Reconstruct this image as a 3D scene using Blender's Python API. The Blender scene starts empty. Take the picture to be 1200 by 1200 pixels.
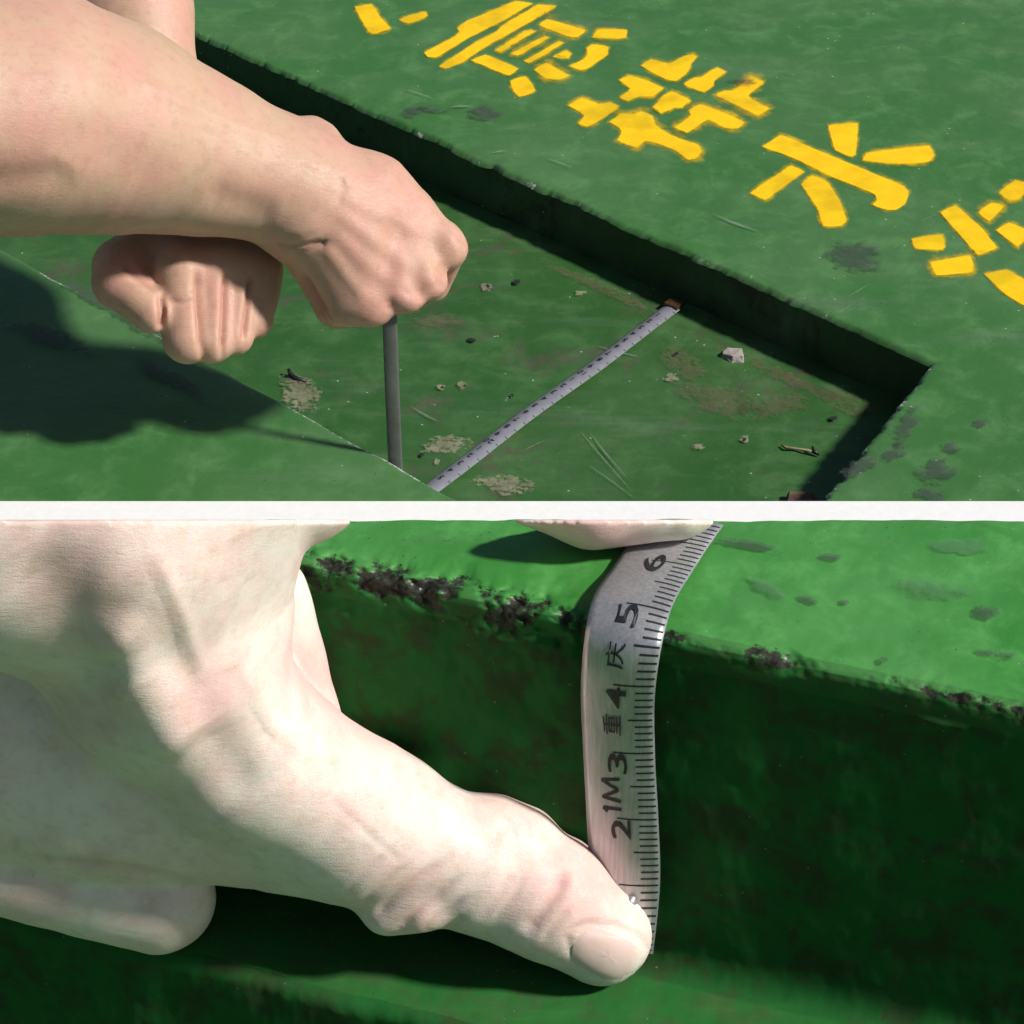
import bpy, bmesh, math, random
import numpy as np
from mathutils import Vector, noise as mnoise

random.seed(7)
rng = np.random.default_rng(7)
scene = bpy.context.scene
col = scene.collection

# ------------------------------------------------------------------ camera, sky, sun, exposure
CAM_H, PITCH, FPX = 0.54, math.radians(35.0), 3000.0      # focal length in photo pixels (1200 wide)
cam_d = bpy.data.cameras.new('camera')
cam_d.sensor_width = 36.0
cam_d.lens = 36.0 * FPX / 1200.0
cam_d.clip_start, cam_d.clip_end = 0.01, 200.0
cam = bpy.data.objects.new('camera', cam_d)
cam.location = (0, 0, CAM_H)
cam.rotation_euler = (math.pi / 2 - PITCH, 0, 0)
col.objects.link(cam)
scene.camera = cam

SUN = Vector((1.02, -0.335, 1.0)).normalized()              # direction towards the sun
world = bpy.data.worlds.new('World')
scene.world = world
world.use_nodes = True
wn = world.node_tree
sky = wn.nodes.new('ShaderNodeTexSky')
sky.sky_type = 'NISHITA'
sky.sun_disc = False
sky.sun_elevation = math.asin(SUN.z)
sky.sun_rotation = math.atan2(SUN.x, SUN.y)
bg = wn.nodes['Background']
bg.inputs['Strength'].default_value = 0.05
wn.links.new(sky.outputs['Color'], bg.inputs['Color'])

sun_d = bpy.data.lights.new('sun', 'SUN')
sun_d.energy = 5.0
sun_d.angle = math.radians(5.0)
sun_d.color = (1.0, 0.965, 0.91)
sun_o = bpy.data.objects.new('sun', sun_d)
sun_o.rotation_euler = (-SUN).to_track_quat('-Z', 'Y').to_euler()
sun_o.location = (0.8, -0.3, 1.5)
col.objects.link(sun_o)

scene.view_settings.view_transform = 'Standard'
scene.view_settings.look = 'None'
scene.view_settings.exposure = 0.0
scene.view_settings.gamma = 1.0
scene.view_settings.use_curve_mapping = False
scene.cycles.max_bounces = 4
scene.cycles.use_adaptive_sampling = True
scene.cycles.adaptive_threshold = 0.03
scene.cycles.adaptive_min_samples = 24
scene.cycles.diffuse_bounces = 3
scene.cycles.transparent_max_bounces = 6

# ------------------------------------------------------------------ measuring helpers
CAM = np.array([0, 0, CAM_H])
FW = np.array([0, math.cos(PITCH), -math.sin(PITCH)])
RT = np.array([1.0, 0, 0])
UP = np.array([0, math.sin(PITCH), math.cos(PITCH)])

def ray(x, y):
    return FW + RT * ((x - 600) / FPX) + UP * ((600 - y) / FPX)

def on(x, y, z):
    """point of the level plane z that the photo shows at pixel x, y"""
    r = ray(x, y)
    return CAM + r * ((z - CAM_H) / r[2])

def at(x, y, t):
    return CAM + ray(x, y) * t

def tag(o, label=None, cat=None, group=None, kind=None):
    if label: o['label'] = label
    if cat: o['category'] = cat
    if group: o['group'] = group
    if kind: o['kind'] = kind
    return o

def mesh_obj(name, verts, faces, mat, parent=None, smooth=False, attrs=None):
    me = bpy.data.meshes.new(name)
    me.from_pydata([tuple(map(float, v)) for v in verts], [], faces)
    if isinstance(mat, (list, tuple)):
        for m in mat: me.materials.append(m)
    else:
        me.materials.append(mat)
    if smooth:
        me.polygons.foreach_set('use_smooth', [True] * len(me.polygons))
    if attrs:
        for k, v in attrs.items():
            a = me.attributes.new(k, 'FLOAT', 'POINT')
            a.data.foreach_set('value', np.asarray(v, dtype=np.float32))
    me.update()
    o = bpy.data.objects.new(name, me)
    col.objects.link(o)
    if parent: o.parent = parent
    return o

def empty(name, loc=(0, 0, 0)):
    o = bpy.data.objects.new(name, None)
    o.empty_display_size = 0.02
    o.location = loc
    col.objects.link(o)
    return o

def fix_normals(o):
    bm = bmesh.new(); bm.from_mesh(o.data)
    bmesh.ops.recalc_face_normals(bm, faces=bm.faces)
    bm.to_mesh(o.data); bm.free()

# ------------------------------------------------------------------ materials
class NT:
    def __init__(self, name):
        self.m = bpy.data.materials.new(name)
        self.m.use_nodes = True
        self.t = self.m.node_tree
        self.b = self.t.nodes['Principled BSDF']
        self.tc = self.t.nodes.new('ShaderNodeTexCoord').outputs['Object']
    def n(self, kind, **kw):
        nd = self.t.nodes.new(kind)
        for k, v in kw.items():
            if k.startswith('i_'):
                key = k[2:].replace('_', ' ')
                self.put(nd.inputs[key], v)
            else:
                setattr(nd, k, v)
        return nd
    def put(self, sock, v):
        if hasattr(v, 'is_output'):
            self.t.links.new(v, sock)
        else:
            sock.default_value = v
    def noise(self, scale, detail=4.0, rough=0.55, vec=None, dist=0.0):
        nd = self.n('ShaderNodeTexNoise', i_Scale=scale, i_Detail=detail, i_Roughness=rough, i_Distortion=dist)
        self.put(nd.inputs['Vector'], vec if vec else self.tc)
        return nd.outputs['Fac']
    def voro(self, scale, vec=None, feature='F1'):
        nd = self.n('ShaderNodeTexVoronoi', feature=feature, i_Scale=scale)
        self.put(nd.inputs['Vector'], vec if vec else self.tc)
        return nd.outputs['Distance']
    def ramp(self, fac, a, b, lo=0.0, hi=1.0):
        nd = self.n('ShaderNodeMapRange', interpolation_type='SMOOTHSTEP')
        self.put(nd.inputs['Value'], fac)
        for i, v in ((1, a), (2, b), (3, lo), (4, hi)):
            nd.inputs[i].default_value = v
        return nd.outputs['Result']
    def mul(self, a, b, op='MULTIPLY'):
        nd = self.n('ShaderNodeMath', operation=op)
        self.put(nd.inputs[0], a); self.put(nd.inputs[1], b)
        return nd.outputs[0]
    def mix(self, fac, a, b):
        nd = self.n('ShaderNodeMix', data_type='RGBA')
        self.put(nd.inputs[0], fac)
        for s, v in ((6, a), (7, b)):
            if not hasattr(v, 'is_output') and len(v) == 3: v = (*v, 1)
            self.put(nd.inputs[s], v)
        return nd.outputs[2]
    def mapping(self, rot=(0, 0, 0), scale=(1, 1, 1)):
        nd = self.n('ShaderNodeMapping')
        self.put(nd.inputs['Vector'], self.tc)
        nd.inputs['Rotation'].default_value = rot
        nd.inputs['Scale'].default_value = scale
        return nd.outputs['Vector']
    def attr(self, name):
        nd = self.n('ShaderNodeAttribute'); nd.attribute_name = name
        return nd.outputs['Fac']
    def bump(self, h, strength, dist, prev=None):
        nd = self.n('ShaderNodeBump', i_Strength=strength, i_Distance=dist)
        self.put(nd.inputs['Height'], h)
        if prev is not None: self.put(nd.inputs['Normal'], prev)
        return nd.outputs['Normal']
    def out(self, **kw):
        for k, v in kw.items():
            self.put(self.b.inputs[k.replace('_', ' ')], v)
        return self.m

def green_paint(name, c1, c2, grime=(0.05, 0.055, 0.05), grime_lo=0.60, grime_amt=0.6, rough=(0.34, 0.55),
                pale=0.5, chip=None, bumps=1.0, sc=1.0, speck=(0.45, 0.47, 0.40), face=None, speck_amt=0.7):
    k = NT(name)
    big = k.noise(9 * sc, 3, 0.6)
    base = k.mix(k.ramp(big, 0.35, 0.68), c1, c2)
    mid = k.noise(55 * sc, 4, 0.65, dist=0.4)
    base = k.mix(k.ramp(mid, 0.42, 0.78, 0, 0.5), base, tuple(min(1, 1.5 * v + 0.012) for v in c2))
    # brushed streaks and thin worn film
    st = k.noise(30 * sc, 4, 0.7, vec=k.mapping(rot=(0, 0, 0.75), scale=(0.35, 2.2, 1)))
    base = k.mix(k.ramp(st, 0.52, 0.8, 0, 0.4 * pale), base, (0.14, 0.19, 0.13))
    fine = k.noise(190 * sc, 3, 0.7)
    if face:                                    # brown grime plus painted-in shade on the upright face and ledge floor
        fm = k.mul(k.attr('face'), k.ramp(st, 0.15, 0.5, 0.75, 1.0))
        grime_shade = k.mix(k.ramp(k.mul(mid, k.mul(fine, 0.3), 'ADD'), 0.56, 0.80), face[0], face[1])
        base = k.mix(fm, base, grime_shade)
    g = k.mul(k.ramp(k.noise(22 * sc, 5, 0.68, dist=0.6), grime_lo, grime_lo + 0.1), k.ramp(fine, 0.35, 0.6))
    base = k.mix(k.mul(g, grime_amt), base, grime)
    sp = k.mul(k.ramp(k.voro(150 * sc), 0.085, 0.05), k.ramp(mid, 0.50, 0.56))
    base = k.mix(k.mul(sp, speck_amt), base, speck)
    dk = k.mul(k.ramp(k.voro(210 * sc), 0.10, 0.06), k.ramp(st, 0.5, 0.58))
    base = k.mix(k.mul(dk, 0.8), base, (0.03, 0.03, 0.025))
    r = k.ramp(mid, 0.3, 0.7, rough[0], rough[1])
    h = k.mul(k.noise(120 * sc, 3, 0.6), k.mul(k.noise(18 * sc, 2, 0.5), 4.0), 'ADD')
    nrm = k.bump(h, 0.25 * bumps, 0.0015 / sc)
    nrm = k.bump(k.noise(900 * sc, 2, 0.6), 0.18 * bumps, 0.0003 / sc, nrm)
    if chip:
        c = k.attr('chip')
        cm = k.ramp(k.mul(c, k.mul(k.noise(420 * sc, 3, 0.7), 0.5, 'SUBTRACT'), 'ADD'), 0.42, 0.62)
        metal = k.mix(k.ramp(fine, 0.35, 0.65), chip[0], chip[1])
        base = k.mix(cm, base, metal)
        if face: r = k.mul(r, k.mul(cm, -0.22), 'ADD')
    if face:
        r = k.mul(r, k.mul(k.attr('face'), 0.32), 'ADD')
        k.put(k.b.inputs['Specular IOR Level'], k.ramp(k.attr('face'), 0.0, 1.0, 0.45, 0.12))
    return k.out(Base_Color=base, Roughness=r, Normal=nrm)

deck_mat = green_paint('green_deck_paint', (0.042, 0.146, 0.033), (0.068, 0.168, 0.055), grime_lo=0.66, grime_amt=0.4,
                       chip=((0.20, 0.20, 0.18), (0.62, 0.62, 0.58)), pale=0.9)
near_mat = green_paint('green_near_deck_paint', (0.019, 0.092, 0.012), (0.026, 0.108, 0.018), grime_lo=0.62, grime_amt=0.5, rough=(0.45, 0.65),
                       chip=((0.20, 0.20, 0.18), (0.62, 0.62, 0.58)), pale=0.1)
floor_mat = green_paint('green_pit_floor_paint', (0.023, 0.092, 0.016), (0.038, 0.110, 0.027), grime=(0.075, 0.070, 0.045),
                        grime_lo=0.54, grime_amt=0.75, rough=(0.42, 0.65), pale=0.9)
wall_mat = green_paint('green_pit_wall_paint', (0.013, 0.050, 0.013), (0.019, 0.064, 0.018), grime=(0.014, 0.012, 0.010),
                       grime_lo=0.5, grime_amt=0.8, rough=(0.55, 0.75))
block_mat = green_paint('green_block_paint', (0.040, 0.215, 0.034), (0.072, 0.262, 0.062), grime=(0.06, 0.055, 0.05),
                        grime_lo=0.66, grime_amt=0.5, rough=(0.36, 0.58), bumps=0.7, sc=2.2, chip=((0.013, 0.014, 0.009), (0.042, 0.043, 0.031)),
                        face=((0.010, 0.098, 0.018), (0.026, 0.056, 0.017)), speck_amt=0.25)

def decal_mat(name, c, rough=0.6, n1=260.0, lo=0.25, hi=0.75, soft=0.18, c2=None, streak=None, amp=1.0, dens=1.0, worn=None):
    k = NT(name)
    a = k.attr('fade')
    vec = k.mapping(rot=(0, 0, streak), scale=(0.4, 2.0, 1)) if streak is not None else None
    nz = k.ramp(k.noise(n1, 5, 0.7, vec=vec), lo, hi)
    s = k.mul(a, k.mul(k.mul(nz, 0.5, 'SUBTRACT'), amp), 'ADD')
    fac = k.ramp(s, 0.5 - soft, 0.5 + soft, 0.0, dens)
    if worn: fac = k.mul(fac, k.ramp(k.noise(28, 4, 0.6), 0.36, 0.52, worn, 1.0))
    tone = k.noise(90, 4, 0.6)
    base = k.mix(k.ramp(tone, 0.35, 0.7), c, c2 or tuple(v * 0.75 for v in c))
    k.out(Base_Color=base, Roughness=rough)
    tr = k.n('ShaderNodeBsdfTransparent')
    mx = k.n('ShaderNodeMixShader')
    k.put(mx.inputs[0], fac)
    k.t.links.new(tr.outputs[0], mx.inputs[1])
    k.t.links.new(k.b.outputs[0], mx.inputs[2])
    k.t.links.new(mx.outputs[0], k.t.nodes['Material Output'].inputs['Surface'])
    return k.m

yellow_mat = decal_mat('yellow_stencil_paint', (0.95, 0.61, 0.003), rough=0.45, n1=75, lo=0.25, hi=0.75, soft=0.40, c2=(0.90, 0.53, 0.002), amp=0.45, worn=0.8)
grey_patch_mat = decal_mat('bare_grey_wear', (0.072, 0.088, 0.076), n1=210, soft=0.36, amp=1.4, dens=0.5)
pale_patch_mat = decal_mat('pale_dried_scale', (0.42, 0.39, 0.28), rough=0.85, n1=420, soft=0.42, c2=(0.24, 0.21, 0.14), dens=0.5, amp=1.6)
brown_patch_mat = decal_mat('brown_dirt_film', (0.20, 0.15, 0.09), rough=0.85, n1=210, soft=0.5, dens=0.28, amp=1.7)
scratch_mat = decal_mat('pale_scratch', (0.45, 0.50, 0.42), rough=0.5, n1=700, soft=0.4, dens=0.28)
pale_film_mat = decal_mat('pale_worn_film', (0.12, 0.30, 0.13), rough=0.4, n1=150, soft=0.5, dens=0.5)
dark_patch_mat = decal_mat('dark_pinhole', (0.01, 0.012, 0.01), rough=0.8, n1=400, soft=0.3)

def simple_mat(name, c, rough=0.5, metal=0.0, var=0.25, sc=300.0, bump=0.15, dist=0.0003):
    k = NT(name)
    base = k.mix(k.ramp(k.noise(sc, 5, 0.65), 0.3, 0.7), tuple(v * (1 - var) for v in c), c)
    r = k.ramp(k.noise(sc * 0.7, 4), 0.3, 0.7, max(0.05, rough - 0.1), min(1, rough + 0.1))
    return k.out(Base_Color=base, Roughness=r, Metallic=metal, Normal=k.bump(k.noise(sc * 3, 4), bump, dist))

white_mat = simple_mat('white_paint', (0.86, 0.86, 0.85), rough=0.5, var=0.05, bump=0.05)
stone_mat = simple_mat('grey_chip_stone', (0.40, 0.36, 0.33), rough=0.9, var=0.4, bump=0.6)
black_mat = simple_mat('black_scrap', (0.012, 0.012, 0.012), rough=0.45)
twig_mat = simple_mat('dry_twig', (0.36, 0.30, 0.17), rough=0.85, var=0.45)
brown_mat = simple_mat('brown_scrap', (0.13, 0.075, 0.05), rough=0.85, var=0.4)
brass_mat = simple_mat('brass_tab', (0.20, 0.11, 0.055), rough=0.4, metal=0.7)
ink_mat = simple_mat('black_ink', (0.018, 0.018, 0.02), rough=0.5, var=0.4)
rod_mat = simple_mat('grey_ruler_steel', (0.125, 0.135, 0.125), rough=0.5, metal=0.1, var=0.25, sc=120)
tape_mat = simple_mat('pale_blue_grey_tape', (0.23, 0.23, 0.265), rough=0.45, metal=0.15, var=0.15)

def steel_tape():
    k = NT('brushed_steel_tape')
    br = k.noise(500, 4, 0.7, vec=k.mapping(scale=(3, 3, 0.12)))
    base = k.mix(k.ramp(br, 0.3, 0.7), (0.36, 0.36, 0.375), (0.50, 0.50, 0.515))
    st = k.ramp(k.noise(140, 5, 0.7), 0.56, 0.72, 0, 0.45)
    base = k.mix(st, base, (0.42, 0.37, 0.33))
    r = k.ramp(k.noise(220, 4), 0.3, 0.7, 0.30, 0.46)
    return k.out(Base_Color=base, Metallic=0.6, Roughness=r, Normal=k.bump(br, 0.08, 0.0002))
steel_mat = steel_tape()

def skin(name, c, c_red, c_dark, sss=0.22, scale=0.002, sc=1.0, red_amt=0.6, lin=0.4, cell=1300.0):
    k = NT(name)
    m1 = k.ramp(k.noise(42 * sc, 4, 0.62), 0.35, 0.68)
    base = k.mix(k.mul(m1, 0.6), c, c_red)
    base = k.mix(k.mul(k.attr('red'), red_amt), base, c_red)
    mott = k.noise(210 * sc, 4, 0.7)
    base = k.mix(k.ramp(mott, 0.46, 0.74, 0, 0.42), base, c_dark)
    base = k.mix(k.ramp(mott, 0.46, 0.28, 0, 0.22), base, tuple(min(1, v * 1.15) for v in c))
    fre = k.mul(k.ramp(k.voro(230 * sc), 0.07, 0.03), k.ramp(m1, 0.5, 0.62))
    base = k.mix(k.mul(fre, 0.4), base, tuple(v * 0.42 for v in c_dark))
    base = k.mix(k.mul(k.attr('crease'), 0.65), base, (c_red[0] * .62, c_red[1] * .5, c_red[2] * .48))
    cells = k.voro(cell, vec=None, feature='DISTANCE_TO_EDGE')
    lines = k.noise(430 * sc, 4, 0.75, vec=k.mapping(rot=(0.3, 0.5, 0.7), scale=(0.35, 2.4, 2.4)), dist=0.6)
    nrm = k.bump(lines, lin, 0.0005)
    nrm = k.bump(k.ramp(cells, 0.0, 0.22), 0.13, 0.00012, nrm)
    k.out(Base_Color=base, Roughness=k.ramp(lines, 0.3, 0.7, 0.38, 0.58), Normal=nrm)
    k.b.inputs['Subsurface Weight'].default_value = sss
    k.b.inputs['Subsurface Radius'].default_value = (1.0, 0.35, 0.2)
    k.b.inputs['Subsurface Scale'].default_value = scale
    k.b.inputs['Specular IOR Level'].default_value = 0.35
    return k.m

skin_warm = skin('tan_skin', (0.55, 0.365, 0.255), (0.60, 0.285, 0.24), (0.41, 0.24, 0.155), cell=900.0, lin=0.35)  # tan skin tone shared by both arms
skin_overexposed = skin('overexposed_skin', (0.87, 0.77, 0.68), (0.82, 0.50, 0.46), (0.60, 0.45, 0.31), sc=1.3, red_amt=0.9, lin=0.30, cell=1700.0)  # base colour whitened to stand in for overexposure
def nail_paint():
    k = NT('thumbnail')
    base = k.mix(k.attr('edge'), k.mix(k.ramp(k.noise(120, 3), 0.35, 0.7), (0.78, 0.56, 0.50), (0.74, 0.60, 0.52)), (0.84, 0.78, 0.66))
    return k.out(Base_Color=base, Roughness=0.24, Normal=k.bump(k.noise(900, 2, 0.6, vec=k.mapping(scale=(0.2, 3, 1))), 0.1, 0.0002))
nail_mat = nail_paint()

# ------------------------------------------------------------------ the deck with its pit
PIT_D = 0.024
def line_px(p0, p1, x):          # pixel on the line p0-p1 at pixel x
    s = (x - p0[0]) / (p1[0] - p0[0])
    return (x, p0[1] + s * (p1[1] - p0[1]))
def lineX(a, b, c, d):           # crossing of two plan lines
    a, b, c, d = (np.array(v[:2]) for v in (a, b, c, d))
    r, s = b - a, d - c
    t = ((c - a)[0] * s[1] - (c - a)[1] * s[0]) / (r[0] * s[1] - r[1] * s[0])
    return a + t * r
FA, FB = on(210, 30, 0), on(1090, 425, 0)          # far rim
NA, NB = on(20, 300, 0), on(550, 590, 0)           # near rim
RE = on(960, 590, 0)                               # on the right rim
cB = FB[:2]
cC = lineX(FB, RE, NA, NB)
fd = (FA - FB)[:2] / np.linalg.norm((FA - FB)[:2])
cA = cB + fd * 0.75
nd_ = np.array([-fd[1], fd[0]])
cD = lineX(NA, NB, (*cA, 0), (*(cA + nd_), 0))
quad = [cA, cB, cC, cD]                            # far left, far right, near right, near left
cen = sum(quad) / 4

def offset_quad(q, o):
    """quad with its sides moved outward by o"""
    L = []
    for i in range(4):
        a, b = q[i], q[(i + 1) % 4]
        t = (b - a) / np.linalg.norm(b - a)
        n = np.array([t[1], -t[0]])
        if np.dot(n, (a + b) / 2 - cen) < 0: n = -n
        L.append((a + n * o, b + n * o))
    return [lineX(*L[i - 1], *L[i]) for i in range(4)]

SIDE_N = [900, 320, 60, 700]
def fbm(v, H=0.9, oct_=4):
    return mnoise.fractal(Vector(v), H, 2.0, oct_)

rings_o = [0.0, 0.0012, 0.003, 0.007, 0.016, 0.035]
side_amp = [0.0010, 0.0020, 0.001, 0.0009]
ring_pts, ring_chip = [], []
for ri, o in enumerate(rings_o):
    q = offset_quad(quad, o)
    pts, chips = [], []
    for s in range(4):
        a, b = q[s], q[(s + 1) % 4]
        t = (b - a) / np.linalg.norm(b - a)
        n = np.array([t[1], -t[0]])
        if np.dot(n, (a + b) / 2 - cen) < 0: n = -n
        for i in range(SIDE_N[s]):
            u = i / SIDE_N[s]
            p = a + (b - a) * u
            ends = min(1, 12 * min(u, 1 - u))
            pr = quad[s] + (quad[(s + 1) % 4] - quad[s]) * u
            jag = fbm((pr[0] * 95, pr[1] * 95, s), 0.55, 6) * side_amp[s] * 1.1 + max(0, fbm((pr[0] * 60, pr[1] * 60, 9 + s))) * side_amp[s] * 1.2
            wgt = [1.0, 0.85, 0.4, 0.05, 0, 0][ri] * ends
            dz = [-0.0022, -0.0004, 0, 0, 0, 0][ri]
            wav = fbm((pr[0] * 45, pr[1] * 45, o * 50 + s)) * [0.0008, 0.0009, 0.0010, 0.0007, 0.0002, 0][ri] * ends
            if s == 0: wav *= 1.3
            p = p + n * max(0, jag) * wgt - n * max(0, -jag) * wgt * 0.5
            pts.append((p[0], p[1], dz + wav))
            ch = fbm((pr[0] * 120, pr[1] * 120, 3 + s), 0.7, 4)
            lvl = [0.16, 0.45, 0.5, 0.80][s] + ch * 0.5
            chips.append(max(0.0, lvl) * [1.0, 0.95, 0.35, 0, 0, 0][ri])
    ring_pts.append(pts); ring_chip.append(chips)
M = sum(SIDE_N)
verts = [p for r in ring_pts for p in r]
chipv = [c for r in ring_chip for c in r]
faces = []
for ri in range(len(rings_o) - 1):
    for i in range(M):
        j = (i + 1) % M
        faces.append((ri * M + i, ri * M + j, (ri + 1) * M + j, (ri + 1) * M + i))
# the wide plate outside the last ring
X0, X1, Y0, Y1 = -30.0, 30.0, -30.0, 45.0
b0 = len(verts)
outer = [(X0, Y1), (X1, Y1), (X1, Y0), (X0, Y0)]
# order the outer corners to follow the quad (far-left, far-right, near-right, near-left)
verts += [(x, y, 0) for x, y in outer]; chipv += [0] * 4
last = (len(rings_o) - 1) * M
st = [0]
for s in range(4): st.append(st[-1] + SIDE_N[s])
for s in range(4):
    f = [last + (i % M) for i in range(st[s], st[s + 1] + 1)]
    faces.append(tuple(f[::-1] + [b0 + s, b0 + (s + 1) % 4]))
deck = mesh_obj('deck', verts, faces, [deck_mat, near_mat], smooth=False, attrs={'chip': chipv})
fix_normals(deck)
if deck.data.polygons[-1].normal.z < 0:
    deck.data.flip_normals()
sm = [len(p.vertices) == 4 for p in deck.data.polygons]
deck.data.polygons.foreach_set('use_smooth', sm)
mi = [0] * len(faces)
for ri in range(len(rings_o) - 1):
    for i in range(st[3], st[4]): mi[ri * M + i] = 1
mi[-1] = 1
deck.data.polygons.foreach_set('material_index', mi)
tag(deck, kind='structure')

# pit walls: from the lowest ring down to the floor, each side its own panel
for s in range(4):
    idx = list(range(st[s], st[s + 1] + 1))
    top = [ring_pts[0][i % M] for i in idx]
    V, Fc = [], []
    lv = [0, 0.12, 0.35, 0.65, 0.9, 1.0]
    for li, l in enumerate(lv):
        a, b = quad[s], quad[(s + 1) % 4]
        for k_, p in enumerate(top):
            u = k_ / (len(top) - 1)
            base = a + (b - a) * u
            w = max(0, 1 - l * 3)
            x = p[0] * w + base[0] * (1 - w); y = p[1] * w + base[1] * (1 - w)
            wob = fbm((x * 50, y * 50, l * 2)) * 0.0006 * (0 if l in (0, 1) else 1)
            V.append((x + wob, y + wob, p[2] * (1 - l) - (PIT_D + 0.002) * l))
    n = len(top)
    for li in range(len(lv) - 1):
        for k_ in range(n - 1):
            Fc.append((li * n + k_, li * n + k_ + 1, (li + 1) * n + k_ + 1, (li + 1) * n + k_))
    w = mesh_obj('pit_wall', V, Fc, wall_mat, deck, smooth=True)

# pit floor, gently uneven
V, Fc = [], []
NU, NV = 220, 60
qf = offset_quad(quad, 0.004)
for j in range(NV + 1):
    for i in range(NU + 1):
        u, v = i / NU, j / NV
        p = (qf[0] * (1 - u) + qf[1] * u) * (1 - v) + (qf[3] * (1 - u) + qf[2] * u) * v
        z = -PIT_D + fbm((p[0] * 25, p[1] * 25, 5)) * 0.0007
        V.append((p[0], p[1], z))
for j in range(NV):
    for i in range(NU):
        a = j * (NU + 1) + i
        Fc.append((a, a + NU + 1, a + NU + 2, a + 1))
pit_floor = mesh_obj('pit_floor', V, Fc, floor_mat, deck, smooth=True)
fix_normals(pit_floor)

# white bar across the deck, added as a divider between the two scenes
yb0, yb1 = on(600, 590, 0.002)[1], on(600, 640, 0)[1]
bm = bmesh.new()
bmesh.ops.create_cube(bm, size=1)
bmesh.ops.scale(bm, vec=(1.6, yb0 - yb1, 0.0022), verts=bm.verts)
bmesh.ops.translate(bm, vec=(0, (yb0 + yb1) / 2, 0.0022), verts=bm.verts)
bmesh.ops.bevel(bm, geom=list(bm.edges), offset=0.0004, segments=2, affect='EDGES')
me = bpy.data.meshes.new('divider_bar'); bm.to_mesh(me); bm.free(); me.materials.append(white_mat)
bar = bpy.data.objects.new('divider_bar', me); col.objects.link(bar)
tag(bar, 'long white divider strip added as a flat bar across the green deck and pit', 'bar')

# ------------------------------------------------------------------ painted marks, wear and scratches (flat print)
def decal(name, poly, z, mat, parent, fin=2.0, fout=3.0, amp=0.0):
    """irregular flat mark; poly in photo pixels, laid on the level plane z; fades out over its outline"""
    P = np.array(poly, float)
    area = 0.5 * np.sum(P[:, 0] * np.roll(P[:, 1], -1) - np.roll(P[:, 0], -1) * P[:, 1])
    if area < 0: P = P[::-1]
    pts = []
    for i in range(len(P)):
        a, b = P[i], P[(i + 1) % len(P)]
        m = max(1, int(np.linalg.norm(b - a) / 6))
        for q in range(m): pts.append(a + (b - a) * q / m)
    P = np.array(pts)
    P = 0.7 * P + 0.15 * (np.roll(P, 1, 0) + np.roll(P, -1, 0))
    t = np.roll(P, -1, 0) - np.roll(P, 1, 0)
    t /= np.linalg.norm(t, axis=1)[:, None] + 1e-9
    nrm = np.stack([t[:, 1], -t[:, 0]], 1)
    rings = [P - nrm * fin, P - nrm * min(0.3, fin * 0.3), P + nrm * fout]
    n = len(P)
    V = [on(x, y, z) for R_ in rings for x, y in R_]
    Fc = [tuple(range(n))[::-1]] + [(r * n + i, r * n + (i + 1) % n, (r + 1) * n + (i + 1) % n, (r + 1) * n + i) for r in (0, 1) for i in range(n)]
    return mesh_obj(name, V, Fc, mat, parent, attrs={'fade': [1.0] * n + [0.42] * n + [0.0] * n})

def blob_decal(name, poly, z, mat, parent, core=0.25, spread=1.35):
    P = np.array(poly, float); c = P.mean(0); n = len(P)
    V = [on(*(c + (p - c) * core), z) for p in P] + [on(*p, z) for p in P] + [on(*(c + (p - c) * spread), z) for p in P]
    Fc = [tuple(range(n))] + [(r * n + i, r * n + (i + 1) % n, (r + 1) * n + (i + 1) % n, (r + 1) * n + i) for r in (0, 1) for i in range(n)]
    return mesh_obj(name, V, Fc, mat, parent, attrs={'fade': [1.0] * n + [0.55] * n + [0.0] * n})

def blob(cx, cy, rx, ry, rot=0, n=26, amp=0.3, seed=0):
    out = []
    for i in range(n):
        a = 2 * math.pi * i / n
        r = 1 + amp * fbm((math.cos(a) * 1.5 + seed * 7.1, math.sin(a) * 1.5, seed))
        x, y = rx * r * math.cos(a), ry * r * math.sin(a)
        out.append((cx + x * math.cos(rot) - y * math.sin(rot), cy + x * math.sin(rot) + y * math.cos(rot)))
    return out

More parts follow.
